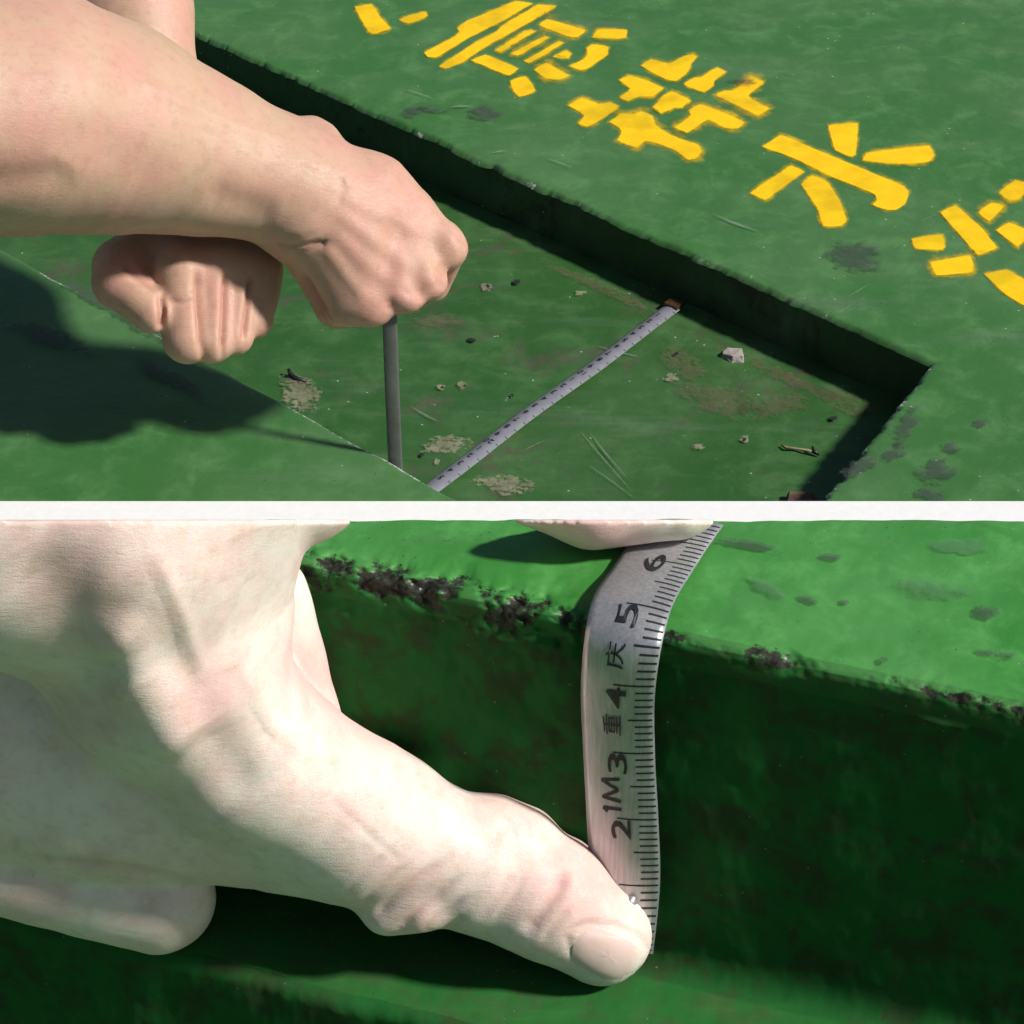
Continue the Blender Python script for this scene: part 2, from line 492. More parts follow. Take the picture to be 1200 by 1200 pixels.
def zc(pts, sc, ox, oy): return [(x / sc + ox, y / sc + oy) for x, y in pts]
chars = [
    ('top_edge', [zc(p, 3, 400, 0) for p in [
        [(40, 20), (110, 10), (140, 60), (180, 100), (110, 125), (90, 110)],
        [(195, 70), (240, 50), (300, 35), (310, 58), (235, 88)]]],
     'two clipped yellow stencil strokes farthest left at the top of the deck'),
    ('shun', [zc(p, 3, 400, 0) for p in [
        [(285, 185), (300, 205), (335, 205), (440, 140), (590, 62), (680, 10), (610, 0), (520, 40), (440, 70), (400, 100), (420, 110), (400, 125)],
        [(335, 235), (365, 247), (420, 225), (520, 160), (620, 105), (700, 60), (760, 20), (690, 12), (560, 90), (545, 110), (470, 145), (440, 165)],
        [(535, 178), (560, 188), (690, 110), (670, 97), (640, 105)],
        [(590, 190), (620, 200), (740, 130), (715, 122)],
        [(630, 215), (660, 228), (790, 150), (770, 138)],
        [(690, 88), (720, 62), (865, 105), (835, 135), (800, 132)],
        [(450, 212), (505, 188), (630, 240), (590, 270)],
        [(740, 200), (790, 170), (820, 185), (800, 212)],
        [(670, 245), (720, 215), (810, 265), (770, 283), (720, 280)],
        [(588, 282), (650, 262), (690, 320), (625, 347), (605, 325)],
        [(797, 232), (870, 195), (855, 165), (880, 152), (945, 160), (940, 195), (860, 247), (835, 248)],
        [(875, 135), (900, 100), (1010, 100), (1005, 138)]]],
     'yellow stencilled Chinese character of many slanted strokes, left of the two-rowed one'),
    ('dai', [zc(p, 4, 640, 40) for p in [
        [(95, 335), (165, 292), (250, 325), (300, 312), (350, 335), (345, 355), (250, 410), (190, 440), (145, 420), (180, 380)],
        [(330, 215), (385, 187), (480, 215), (562, 250), (505, 298), (435, 292), (385, 322), (335, 298), (395, 255)],
        [(435, 148), (490, 110), (575, 140), (640, 100), (690, 90), (715, 105), (680, 140), (670, 180), (610, 225), (560, 215)],
        [(635, 235), (690, 197), (730, 200), (800, 147), (853, 175), (790, 220), (790, 245), (740, 280)],
        [(485, 345), (520, 320), (540, 285), (590, 262), (695, 312), (645, 352), (600, 345), (540, 383)],
        [(595, 438), (680, 378), (660, 355), (720, 320), (800, 350), (940, 410), (900, 450), (840, 445), (760, 400), (660, 470)],
        [(785, 285), (830, 255), (870, 262), (960, 197), (1030, 220), (1020, 240), (945, 290), (1057, 348), (995, 387)],
        [(285, 412), (350, 365), (410, 375), (445, 352), (505, 375), (512, 425), (590, 470), (720, 515), (738, 545), (720, 580),
         (665, 597), (610, 550), (520, 515), (462, 500), (430, 540), (325, 500), (355, 455), (340, 440)]]],
     'yellow stencilled Chinese character with a solid cross shape, beside the water character'),
    ('shui', [zc(p, 2.857, 780, 100) for p in [
        [(540, 130), (648, 122), (640, 235), (625, 245), (565, 220)],
        [(652, 255), (670, 222), (760, 210), (885, 195), (908, 235), (880, 262), (760, 268)],
        [(318, 205), (385, 162), (500, 210), (800, 335), (820, 355), (805, 400), (770, 422), (740, 420), (685, 400), (712, 385),
         (700, 365), (560, 310), (440, 250)],
        [(275, 362), (420, 263), (472, 288), (335, 388)],
        [(447, 330), (490, 295), (545, 320), (590, 390), (612, 460), (590, 475), (525, 475), (505, 410)]]],
     'yellow stencilled Chinese water character of five bold strokes on the deck'),
    ('right_edge', [zc(p, 2.857, 780, 100) for p in [
        [(815, 510), (930, 495), (942, 545), (930, 555), (835, 550)],
        [(882, 590), (1020, 565), (1035, 600), (1030, 628), (905, 640)],
        [(915, 425), (970, 397), (1060, 475), (1115, 545), (1045, 572)],
        [(1040, 425), (1090, 388), (1140, 400), (1085, 460)],
        [(1060, 630), (1140, 612), (1210, 650), (1260, 740), (1200, 740), (1140, 705)],
        [(1110, 360), (1170, 310), (1230, 330), (1190, 385), (1150, 390)],
        [(1100, 485), (1150, 455), (1230, 490), (1180, 545)]]],
     'clipped yellow stencilled character at the right edge of the deck'),
]
for nm, strokes, lab in chars:
    c = np.mean([p for s_ in strokes for p in s_], 0)
    root = empty('stencil_character', tuple(on(c[0], c[1], 0)))
    tag(root, lab, 'lettering', 'yellow stencil characters on the deck')
    bpy.context.view_layer.update()
    for s_ in strokes:
        o = decal('paint_stroke', s_, 0.0004, yellow_mat, root, fin=random.uniform(1.4, 3.2), fout=random.choice((3.0, 4.0, 5.0, 8.0)))
        o.matrix_parent_inverse = root.matrix_world.inverted()

Z1, Z2 = 0.0011, -PIT_D + 0.0009
for i, (x, y, rx, ry, r) in enumerate([(484, 131, 13, 5, -.2), (507, 128, 16, 3, .1), (569, 132, 17, 9, 0), (1003, 301, 28, 14, .1), (1098, 551, 22, 12, -.1),
                                       (1062, 500, 9, 22, .5), (1050, 530, 14, 7, -.5), (1115, 524, 10, 6, 0), (1010, 545, 22, 8, -.4), (150, 368, 70, 9, .5),
                                       (60, 395, 40, 10, .3), (195, 440, 38, 9, .45), (1148, 495, 9, 4, 0), (1090, 580, 18, 6, .2), (870, 95, 14, 4, .1)]):
    blob_decal('worn_patch', blob(x, y, rx, ry, r, seed=i), Z1, grey_patch_mat, deck)
for i, (x, y, rx, ry, r) in enumerate([(522, 521, 24, 9, -.1), (352, 462, 22, 16, .5), (594, 568, 30, 9, .1), (786, 442, 7, 4, 0), (680, 343, 6, 2.5, 0),
                                       (570, 336, 6, 4, 0), (517, 453, 4, 3, 0), (543, 451, 5, 4, 0), (818, 523, 7, 3, 0), (872, 514, 5, 4, 0), (512, 541, 3, 3, 0)]):
    blob_decal('scale_patch', blob(x, y, rx, ry, r, seed=30 + i), Z2, pale_patch_mat, deck)
for i, (x, y, rx, ry, r) in enumerate([(845, 468, 45, 14, .25), (905, 476, 32, 11, -.2), (800, 425, 26, 11, .6), (515, 375, 22, 7, 0), (990, 470, 30, 9, .45),
                                       (930, 445, 60, 6, .43), (700, 335, 60, 5, .43)]):
    blob_decal('dirt_film', blob(x, y, rx, ry, r, seed=60 + i), Z2 - 0.0002, brown_patch_mat, deck)
for i, (x, y, rr) in enumerate([(572, 335, 2.2), (518, 454, 1.8), (545, 452, 1.8), (600, 463, 2.2), (494, 533, 2.5), (606, 330, 3.5), (553, 398, 4), (793, 414, 2), (977, 490, 3.5), (872, 515, 2.2)]):
    blob_decal('pinhole', blob(x, y, rr, rr * .8, seed=90 + i), Z2 + 0.0002, dark_patch_mat, deck)
def scratch(p, w, z):
    w *= 0.65
    a, b = [], []
    for i, (x, y) in enumerate(p):
        q0, q1 = p[max(0, i - 1)], p[min(len(p) - 1, i + 1)]
        t = np.array(q1, float) - np.array(q0, float); t /= np.linalg.norm(t)
        ww = w * (0.35 if i in (0, len(p) - 1) else 1)
        a.append((x - t[1] * ww, y + t[0] * ww)); b.append((x + t[1] * ww, y - t[0] * ww))
    decal('scratch', a + b[::-1], z, scratch_mat, deck, fin=w * .4, fout=w * .6)
for p, w, z in [([(476, 105), (490, 109), (507, 115)], 1.1, Z1), ([(526, 126), (540, 123), (556, 125)], 1.3, Z1), ([(575, 179), (586, 177), (596, 176)], 1.5, Z1),
                ([(990, 350), (1005, 341), (1020, 332)], 1.2, Z1), ([(980, 368), (988, 363), (997, 357)], 1.0, Z1), ([(835, 250), (860, 262), (890, 271)], .9, Z1),
                ([(1075, 262), (1090, 254), (1100, 250)], .9, Z1), ([(640, 185), (655, 190), (672, 197)], 1, Z1),
                ([(680, 505), (705, 535), (740, 575)], 1.0, Z2), ([(690, 505), (708, 530), (735, 560)], .8, Z2), ([(690, 545), (715, 562), (745, 585)], .8, Z2),
                ([(700, 405), (720, 412), (750, 418)], .9, Z2), ([(610, 530), (625, 522), (640, 515)], .8, Z2),
                ([(480, 475), (500, 488), (515, 494)], .8, Z2)]:
    scratch(p, w, z)

# ------------------------------------------------------------------ loose bits on the deck and in the pit
def lump(name, poly, z0, h, mat, label, cat, top_scale=0.8, seed=0):
    P = [on(x, y, z0) for x, y in poly]
    c = np.mean(P, 0)
    n = len(P)
    V = [p for p in P] + [c + (p - c) * top_scale + np.array([0, 0, h * random.uniform(.7, 1.2)]) for p in P]
    Fc = [tuple(range(n))[::-1], tuple(range(n, 2 * n))] + [(i, (i + 1) % n, n + (i + 1) % n, n + i) for i in range(n)]
    bm = bmesh.new()
    vs = [bm.verts.new(v - c) for v in V]
    for f in Fc: bm.faces.new([vs[i] for i in f])
    bmesh.ops.triangulate(bm, faces=[f for f in bm.faces if len(f.verts) > 4])
    bmesh.ops.subdivide_edges(bm, edges=bm.edges, cuts=2, use_grid_fill=True)
    for v in bm.verts:
        d = fbm((v.co.x * 500, v.co.y * 500, v.co.z * 500 + seed)) * 0.0005
        v.co += v.co.normalized() * d
    bmesh.ops.recalc_face_normals(bm, faces=bm.faces)
    me = bpy.data.meshes.new(name); bm.to_mesh(me); bm.free(); me.materials.append(mat)
    o = bpy.data.objects.new(name, me); o.location = c; col.objects.link(o)
    return tag(o, label, cat)
lump('stone_chip', [(843, 420), (851, 412), (871, 413), (872, 426), (858, 426)], -PIT_D, 0.0026, stone_mat,
     'small pale grey wedge-shaped chip lying near the dark pit wall', 'chip')
lump('scrap_block', [(918, 605), (921, 583), (955, 583), (957, 605)], -PIT_D, 0.004, brown_mat,
     'small brown block in the dark near corner of the pit', 'scrap', seed=3)

def tube(pts, rad, mat, name, parent=None, seg=8, jitter=0.0):
    pts = [np.array(p, float) for p in pts]
    V, Fc = [], []
    for i, p in enumerate(pts):
        t = pts[min(i + 1, len(pts) - 1)] - pts[max(i - 1, 0)]
        t /= np.linalg.norm(t)
        a = np.cross(t, [0, 0, 1.0]) if abs(t[2]) < .9 else np.cross(t, [1.0, 0, 0])
        a /= np.linalg.norm(a); b = np.cross(t, a)
        r = rad[i] if hasattr(rad, '__len__') else rad
        for k_ in range(seg):
            an = 2 * math.pi * k_ / seg
            rr = r * (1 + jitter * random.uniform(-1, 1))
            V.append(p + (a * math.cos(an) + b * math.sin(an)) * rr)
    for i in range(len(pts) - 1):
        for k_ in range(seg):
            Fc.append((i * seg + k_, i * seg + (k_ + 1) % seg, (i + 1) * seg + (k_ + 1) % seg, (i + 1) * seg + k_))
    Fc.append(tuple(range(seg))[::-1]); Fc.append(tuple((len(pts) - 1) * seg + k_ for k_ in range(seg)))
    o = mesh_obj(name, V, Fc, mat, parent, smooth=True)
    fix_normals(o)
    return o
wire = tube([on(338, 432, -PIT_D + .0035), on(340, 438, -PIT_D + .0015), on(346, 444, -PIT_D + .001), on(359, 447, -PIT_D + .001)],
            [.0006, .0011, .0012, .0008], black_mat, 'bent_strip', jitter=.15)
tag(wire, 'little black bent strip lying in the pit between fist and ruler', 'scrap')
tw = empty('twig', tuple(on(935, 527, -PIT_D)))
tag(tw, 'thin dry pale twig with a dark tip on the pit floor', 'twig')
bpy.context.view_layer.update()
for o in (tube([on(x, y, -PIT_D + z) for x, y, z in [(916, 522, .001), (922, 525, .0015), (934, 526, .0012), (947, 528, .0018), (954, 530, .0015)]],
               [.0004, .0007, .0006, .0007, .0005], twig_mat, 'stem', tw, jitter=.2),
          tube([on(x, y, -PIT_D + z) for x, y, z in [(952, 523, .003), (954, 529, .0018), (960, 533, .001)]], [.0004, .0009, .0005], black_mat, 'dark_tip', tw, jitter=.2)):
    o.matrix_parent_inverse = tw.matrix_world.inverted()

# ------------------------------------------------------------------ measuring tape on the pit floor
t0, t1 = on(505, 573, -PIT_D + .0015), on(788, 360, -PIT_D + .0015)
tdir = (t1 - t0); tlen = np.linalg.norm(tdir); tdir /= tlen
tsd = np.array([-tdir[1], tdir[0], 0.0])
TW = 0.0037
tape = empty('tape_measure', tuple(t0))
tag(tape, 'pale steel measuring tape laid across the bottom of the green pit', 'tape measure')
bpy.context.view_layer.update()
def tp(s, w, up=0.0):
    w2 = 0.0005 * math.sin(s * 32) - 0.0003 * math.sin(s * 71)
    return t0 + tdir * s + tsd * (w + w2) + np.array([0, 0, 0.0012 * (1 - (w / TW) ** 2) + up])
V, Fc = [], []
for i in range(41):
    for k_ in range(9):
        V.append(tp(-0.03 + (tlen + 0.03) * i / 40, TW * (k_ / 4 - 1)))
for i in range(40):
    for k_ in range(8):
        a = i * 9 + k_; Fc.append((a, a + 1, a + 10, a + 9))
tb = mesh_obj('blade', V, Fc, tape_mat, tape, smooth=True)
V = [tp(tlen - .002, -TW * .9, .0004), tp(tlen + .004, -TW * .9, .0004), tp(tlen + .004, TW * .9, .0004), tp(tlen - .002, TW * .9, .0004)]
V += [v + np.array([0, 0, .0015]) for v in V]
tabo = mesh_obj('end_tab', V, [(0, 1, 2, 3), (4, 5, 6, 7), (0, 1, 5, 4), (1, 2, 6, 5), (2, 3, 7, 6), (3, 0, 4, 7)], brass_mat, tape)
fix_normals(tabo)

def text_mesh(body):
    cu = bpy.data.curves.new('t', 'FONT'); cu.body = body; cu.align_x = 'CENTER'; cu.align_y = 'CENTER'; cu.resolution_u = 3; cu.offset = 0.004
    o = bpy.data.objects.new('t', cu); col.objects.link(o)
    dg = bpy.context.evaluated_depsgraph_get()
    me = bpy.data.meshes.new_from_object(o.evaluated_get(dg))
    V = np.array([v.co[:] for v in me.vertices]).reshape(-1, 3)
    Fc = [tuple(p.vertices) for p in me.polygons]
    bpy.data.objects.remove(o); bpy.data.curves.remove(cu); bpy.data.meshes.remove(me)
    if len(V):
        lo, hi = V.min(0), V.max(0)
        V = V - (lo + hi) / 2
    return V, Fc
ticksV, ticksF = [], []
cm = 0.0064                       # printed centimetre on this tape
tot = int((tlen) / cm)
for i in range(0, tot * 2, 2):
    s = tlen - 0.004 - i * cm / 2
    ln = 0.28
    b = len(ticksV)
    for ds, w in ((-.00012, -TW), (.00012, -TW), (.00012, -TW + TW * ln), (-.00012, -TW + TW * ln)):
        ticksV.append(tp(s + ds, w, .0002))
    ticksF.append((b, b + 1, b + 2, b + 3))
    if i % 2 == 0 and i > 0:
        num = i // 2
        body = str(num) if num % 10 == 0 else str(num % 10)
        tv, tf = text_mesh(body)
        V = [tp(s - 0.0005 - y * 0.0042, TW * .15 + x * 0.0042, .00025) for x, y, _ in tv]
        nm_ = mesh_obj('numeral', V, tf, ink_mat, tape)
        nm_.matrix_parent_inverse = tape.matrix_world.inverted()
tk = mesh_obj('scale_marks', ticksV, ticksF, ink_mat, tape)
tag(tk, kind='stuff')
for o in (tb, tabo, tk): o.matrix_parent_inverse = tape.matrix_world.inverted()

# ------------------------------------------------------------------ flat ruler held upright in the fist
rb = on(464, 534, 0)
rod_base = np.array([rb[0], rb[1], -PIT_D + 0.001])
ruler = empty('ruler', tuple(rod_base))
tag(ruler, 'dark grey steel ruler held upright by the fist at the pit rim', 'ruler')
bpy.context.view_layer.update()
def rod_px(z):                    # widths follow the photo: a flat rule about 16 px wide
    return 0.0027
V, Fc = [], []
zs = [rod_base[2] + i * 0.0046 for i in range(21)]
for z in zs:
    for k_ in range(12):
        an = 2 * math.pi * k_ / 12
        cx = math.copysign(abs(math.cos(an)) ** .5, math.cos(an)) * 0.0027
        cy = math.copysign(abs(math.sin(an)) ** .7, math.sin(an)) * 0.0011
        bend = 0.0012 * math.sin((z + 0.03) * 18)
        V.append((rod_base[0] + cx - bend * .6, rod_base[1] + cy, z))
for i in range(len(zs) - 1):
    for k_ in range(12):
        Fc.append((i * 12 + k_, i * 12 + (k_ + 1) % 12, (i + 1) * 12 + (k_ + 1) % 12, (i + 1) * 12 + k_))
Fc.append(tuple(range(12))[::-1]); Fc.append(tuple((len(zs) - 1) * 12 + k_ for k_ in range(12)))
bl = mesh_obj('blade', V, Fc, rod_mat, ruler, smooth=True); fix_normals(bl)
for o in (bl,): o.matrix_parent_inverse = ruler.matrix_world.inverted()

# ------------------------------------------------------------------ the near steel block: top, chipped edge, face, floor
ZT, BH = 0.27, 0.0765
ZF = ZT - BH
EA, EB = on(330, 655, ZT), on(1180, 828, ZT)
edir = (EB - EA)[:2]; edir /= np.linalg.norm(edir)
enor = np.array([-abs(edir[1]), -abs(edir[0])]); enor /= np.linalg.norm(enor)
YR = on(600, 610, ZT)[1]
def px_of(P):
    d = np.asarray(P) - CAM; t = d @ FW
    return 600 + FPX * (d @ RT) / t, 600 - FPX * (d @ UP) / t, t
prof = []                         # (outward, height, zone)
for o in (-0.45, -0.2, -0.12): prof.append((o, ZT, 0))
for o in np.linspace(-0.09, -0.006, 40): prof.append((o, ZT, 0))
RB = 0.0022
for a in np.linspace(0, math.pi / 2, 14): prof.append((-RB + RB * math.sin(a) , ZT - RB + RB * math.cos(a), 1))
prof = [p for p in prof if p[2] == 0] + [(o, ZT, 0) for o in np.linspace(-0.0055, -0.0026, 8)] + [p for p in prof if p[2] == 1]
for z in np.linspace(0.0026, 0.010, 16): prof.append((0, ZT - z, 1 if z < .006 else 2))
for z in np.linspace(0.0108, BH - 0.006, 60): prof.append((0, ZT - z, 2))
RF = 0.005
for a in np.linspace(0, math.pi / 2, 10): prof.append((RF - RF * math.cos(a), ZF + RF - RF * math.sin(a), 3))
OL = float((on(300, 1150, ZF)[:2] - EA[:2]) @ enor)        # added front lip, shaped so its drop-off darkens the bottom strip
for o in np.linspace(0.006, OL - 0.003, 24): prof.append((o, ZF, 4))
for a in np.linspace(0.1, math.pi / 2, 8): prof.append((OL - 0.003 + 0.003 * math.sin(a), ZF - 0.003 + 0.003 * math.cos(a), 3))
for z in np.linspace(0.006, 0.05, 20): prof.append((OL, ZF - z, 2))
prof.append((OL, 0.0, 5))
us = np.concatenate([[-0.35, -0.2], np.linspace(-0.05, 0.175, 560), [0.25, 0.45, 0.7]])
V, ch, fcv = [], [], []
for u in us:
    for (o, z, zone) in prof:
        p2 = EA[:2] + edir * u + enor * o
        P = np.array([p2[0], p2[1], z])
        c = 0.0
        d_edge = math.hypot(min(0, o), ZT - z) if zone < 3 else 1
        # gentle undulation of all painted faces
        if zone in (0, 4):
            P[2] += fbm((u * 60, o * 60, 2 + zone)) * (0.0005 if zone == 0 else 0.0004)
        elif zone in (2, 3):
            P[:2] += enor * (fbm((u * 55, z * 45, 11)) * 0.0009 + fbm((u * 160, z * 120, 15)) * 0.0003)
        if d_edge < 0.0125:
            left = min(1.0, max(0.0, (0.066 - u) / 0.010)) * (1.0 if u > -0.03 else .6)
            hit = math.exp(-((u - 0.094) / 0.0025) ** 2)
            reach = 0.0030 + 0.0048 * left + 0.0018 * fbm((u * 130, 1.7, 4.1))
            w = min(1.0, max(0.0, 1.25 - d_edge / max(0.001, reach)))
            n1 = fbm((u * 130, o * 150, z * 150), .8, 3)
            n2 = fbm((u * 380, o * 380, z * 380 + 7), .7, 4)
            dep = (0.0007 + 0.0017 * n1 + 0.0008 * n2) * left + (0.0002 + 0.0004 * n2 + 0.0003 * n1) * (1 - left) + 0.0014 * hit
            dep = max(0.0, dep) * w
            P[:2] -= enor * dep * 0.8
            P[2] -= dep * 0.75
            c = min(1.0, max(0.0, (0.52 + 0.04 * left + 0.55 * n1 + 0.2 * n2) * w))
        V.append(P); ch.append(c); fcv.append(0.35 if (zone == 1 and o < -0.0004) else {1: 0.9, 2: 1.0, 3: 0.95, 4: 0.80, 5: 1.0}.get(zone, 0.0))  # ledge floor also takes the painted shade tone
npf = len(prof)
Fc = [(i * npf + k_, (i + 1) * npf + k_, (i + 1) * npf + k_ + 1, i * npf + k_ + 1) for i in range(len(us) - 1) for k_ in range(npf - 1)]
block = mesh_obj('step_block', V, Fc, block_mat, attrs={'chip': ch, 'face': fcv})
bm = bmesh.new(); bm.from_mesh(block.data)
r = bmesh.ops.bisect_plane(bm, geom=bm.verts[:] + bm.edges[:] + bm.faces[:], dist=1e-6, plane_co=(0, YR, 0), plane_no=(0, 1, 0), clear_outer=True)
cut = [g for g in r['geom_cut'] if isinstance(g, bmesh.types.BMEdge)]
ex = bmesh.ops.extrude_edge_only(bm, edges=cut)
for v in [g for g in ex['geom'] if isinstance(g, bmesh.types.BMVert)]:
    v.co.z = 0.0
bmesh.ops.recalc_face_normals(bm, faces=bm.faces)
for f in bm.faces: f.smooth = True
for e in bm.edges:
    if len(e.link_faces) == 2 and e.calc_face_angle(0) > 1.2: e.smooth = False
bm.to_mesh(block.data); bm.free()
tag(block, 'green painted steel step with a chipped dark edge behind the large hand', 'step block')

for i, (x, y, rx, ry, r) in enumerate([(1157, 716, 15, 8, 0), (1168, 766, 18, 5, .1), (880, 638, 34, 5, .2), (975, 652, 10, 4, .1), (948, 703, 12, 4, .3), (990, 706, 5, 3, 0),
                                       (1035, 773, 4, 3, 0), (1090, 690, 40, 10, .1), (900, 690, 20, 6, .5), (1130, 640, 30, 8, 0)]):
    blob_decal('worn_patch', blob(x, y, rx, ry, r, seed=120 + i), ZT + 0.0007, grey_patch_mat if i < 7 else pale_film_mat, block)

# ------------------------------------------------------------------ steel tape bent over the block edge
Rp = {0: (765, 1118), 1: (773, 1037), 2: (771, 960), 3: (767, 882), 4: (768, 804), 5: (785, 718), 6: (814, 665), 7: (845, 619), 8: (880, 575)}
Lp = {0: (686, 1110), 1: (690, 1029), 2: (687, 951), 3: (683, 874), 4: (681, 793), 5: (693, 706), 6: (722, 659), 7: (753, 614), 8: (788, 571)}
def surf(x, y):
    """on the block: face (stood off a little) below its edge, top above"""
    P = on(x, y, ZT + 0.0012)
    if (P[:2] - EA[:2]) @ enor > 0.0016:
        r = ray(x, y)
        q0 = EA[:2] + enor * 0.0030
        t = ((q0 - CAM[:2]) @ enor) / (r[:2] @ enor)
        P = CAM + r * t
    return P
SS = np.arange(0, 7.3001, 0.05)
from bisect import bisect_right
def cubic(tab, s):
    ks = sorted(tab); i = min(max(bisect_right(ks, s) - 1, 0), len(ks) - 2)
    p = [np.array(tab[ks[min(max(j, 0), len(ks) - 1)]], float) for j in (i - 1, i, i + 1, i + 2)]
    t = (s - ks[i])
    return 0.5 * ((2 * p[1]) + (-p[0] + p[2]) * t + (2 * p[0] - 5 * p[1] + 4 * p[2] - p[3]) * t ** 2 + (-p[0] + 3 * p[1] - 3 * p[2] + p[3]) * t ** 3)
def rail(tab):
    px = np.array([cubic(tab, s) for s in SS])
    dep = np.array([(surf(*p) - CAM) @ FW for p in px])
    pad = np.pad(dep, 20, mode='edge')
    pad[:20] = dep[0] + (dep[0] - dep[1:21][::-1]); pad[-20:] = dep[-1] + (dep[-1] - dep[-21:-1][::-1])
    kern = np.exp(-0.5 * (np.arange(-12, 13) * 0.05 / 0.30) ** 2); kern /= kern.sum()
    sm_ = np.convolve(pad, kern, 'same')[20:-20]
    i_ = int(np.argmin(dep)); sag = max(0.0, float((sm_ - dep).max()))
    sm_ = sm_ - 0.0006 - sag * 1.02 * np.exp(-((SS - SS[i_]) / 1.1) ** 2)
    sm_ = np.convolve(np.pad(sm_, 6, mode='edge'), np.ones(7) / 7, 'same')[6:-6]
    return np.array([at(p[0], p[1], t) for p, t in zip(px, sm_)])
RL, RR = rail(Lp), rail(Rp)
def tape_pt(s, w, lift=0.0):      # w: 0 left edge .. 1 right edge
    x = np.clip(s / 0.05, 0, len(SS) - 1.001); i = int(x); f = x - i
    L = RL[i] * (1 - f) + RL[i + 1] * f; R_ = RR[i] * (1 - f) + RR[i + 1] * f
    j0, j1 = max(0, i - 2), min(len(SS) - 1, i + 3)
    n = np.cross(RR[i] - RL[i], (RL[j1] + RR[j1]) - (RL[j0] + RR[j0])); n /= np.linalg.norm(n)
    if n @ (CAM - L) < 0: n = -n
    bow = 0.0009 * (1 - (2 * w - 1) ** 2)
    return L + (R_ - L) * w + n * (lift + bow)
steel = empty('steel_tape', tuple(tape_pt(0, .5)))
tag(steel, 'bright steel measuring tape bent over the chipped block edge between thumb and finger', 'tape measure')
bpy.context.view_layer.update()
V, Fc = [], []
NS, NW = 140, 12
for i in range(NS + 1):
    for k_ in range(NW + 1): V.append(tape_pt(7.08 * i / NS, k_ / NW))
for i in range(NS + 1):
    for k_ in range(NW + 1): V.append(tape_pt(7.08 * i / NS, k_ / NW, -0.0003))
h = (NS + 1) * (NW + 1)
for i in range(NS):
    for k_ in range(NW):
        a = i * (NW + 1) + k_
        Fc.append((a, a + 1, a + NW + 2, a + NW + 1)); Fc.append((h + a, h + a + NW + 1, h + a + NW + 2, h + a + 1))
    a = i * (NW + 1); Fc.append((a, a + NW + 1, h + a + NW + 1, h + a))
    a = i * (NW + 1) + NW; Fc.append((a, h + a, h + a + NW + 1, a + NW + 1))
parts = [mesh_obj('blade', V, Fc, steel_mat, steel, smooth=True)]
fix_normals(parts[0])
V, Fc = [], []
def mark(s, w0, w1, th):
    n = 5
    b = len(V)
    for k_ in range(n + 1):
        w = w0 + (w1 - w0) * k_ / n
        V.append(tape_pt(s - th, w, .00006)); V.append(tape_pt(s + th, w, .00006))
    for k_ in range(n): Fc.append((b + 2 * k_, b + 2 * k_ + 1, b + 2 * k_ + 3, b + 2 * k_ + 2))
for i in range(0, 71):
    s = i / 10
    if i % 10 == 0: mark(s, 0.45, 0.985, 0.010); mark(s, 0.70, 0.985, 0.012)
    elif i % 5 == 0: mark(s, 0.66, 0.985, 0.012)
    else: mark(s, 0.745 + 0.01 * random.random(), 0.985, 0.012)
mk = mesh_obj('scale_marks', V, Fc, ink_mat, steel); tag(mk, kind='stuff'); parts.append(mk)
WPX = 85.0
def tape_text(body, s, w, hgt, wid=None, name='numeral'):
    tv, tf = text_mesh(body)
    if not len(tv): return
    sx = hgt / (tv[:, 1].max() - tv[:, 1].min()) 
    wx = sx if wid is None else wid / (tv[:, 0].max() - tv[:, 0].min())
    # glyph top points to the left edge of the tape, reading upwards along it
    Vt = [tape_pt(s + x * wx, w - y * sx, .0002) for x, y, _ in tv]
    parts.append(mesh_obj(name, Vt, tf, ink_mat, steel))
for n_, s in (('2', 1.84), ('3', 2.84), ('4', 3.82), ('5', 4.84), ('6', 5.93)):
    tape_text(n_, s, 0.50, 0.27, 0.30 if n_ != '6' else .42)
def tape_strokes(lines, s0, w0, hs, hw, th=0.022):
    V, Fc = [], []
    for (x0, y0), (x1, y1) in lines:                       # glyph box 0..1, drawn as pen strokes
        p0 = np.array([s0 + x0 * hs, w0 - y0 * hw]); p1 = np.array([s0 + x1 * hs, w0 - y1 * hw])
        d = p1 - p0; q = np.array([-d[1], d[0] / 1.09]); q /= np.linalg.norm(q)
        b = len(V)
        for i in range(7):
            c = p0 + d * i / 6
            V.append(tape_pt(*(c + q * th), .00012)); V.append(tape_pt(*(c - q * th), .00012))
        Fc.extend((b + 2 * i, b + 2 * i + 1, b + 2 * i + 3, b + 2 * i + 2) for i in range(6))
    parts.append(mesh_obj('printed_character', V, Fc, ink_mat, steel))
tape_strokes([((.5, 0), (.5, 1)), ((.5, 1), (.15, .75))], 2.06, 0.52, 0.16, 0.26)
tape_strokes([((0, 0), (.12, 1)), ((.12, 1), (.5, .1)), ((.5, .1), (.88, 1)), ((.88, 1), (1, 0))], 2.26, 0.52, 0.34, 0.26)
tape_text('\u91cd', 3.42, 0.44, 0.25, 0.30, 'printed_character')
tape_text('\u5e86', 4.36, 0.44, 0.25, 0.30, 'printed_character')
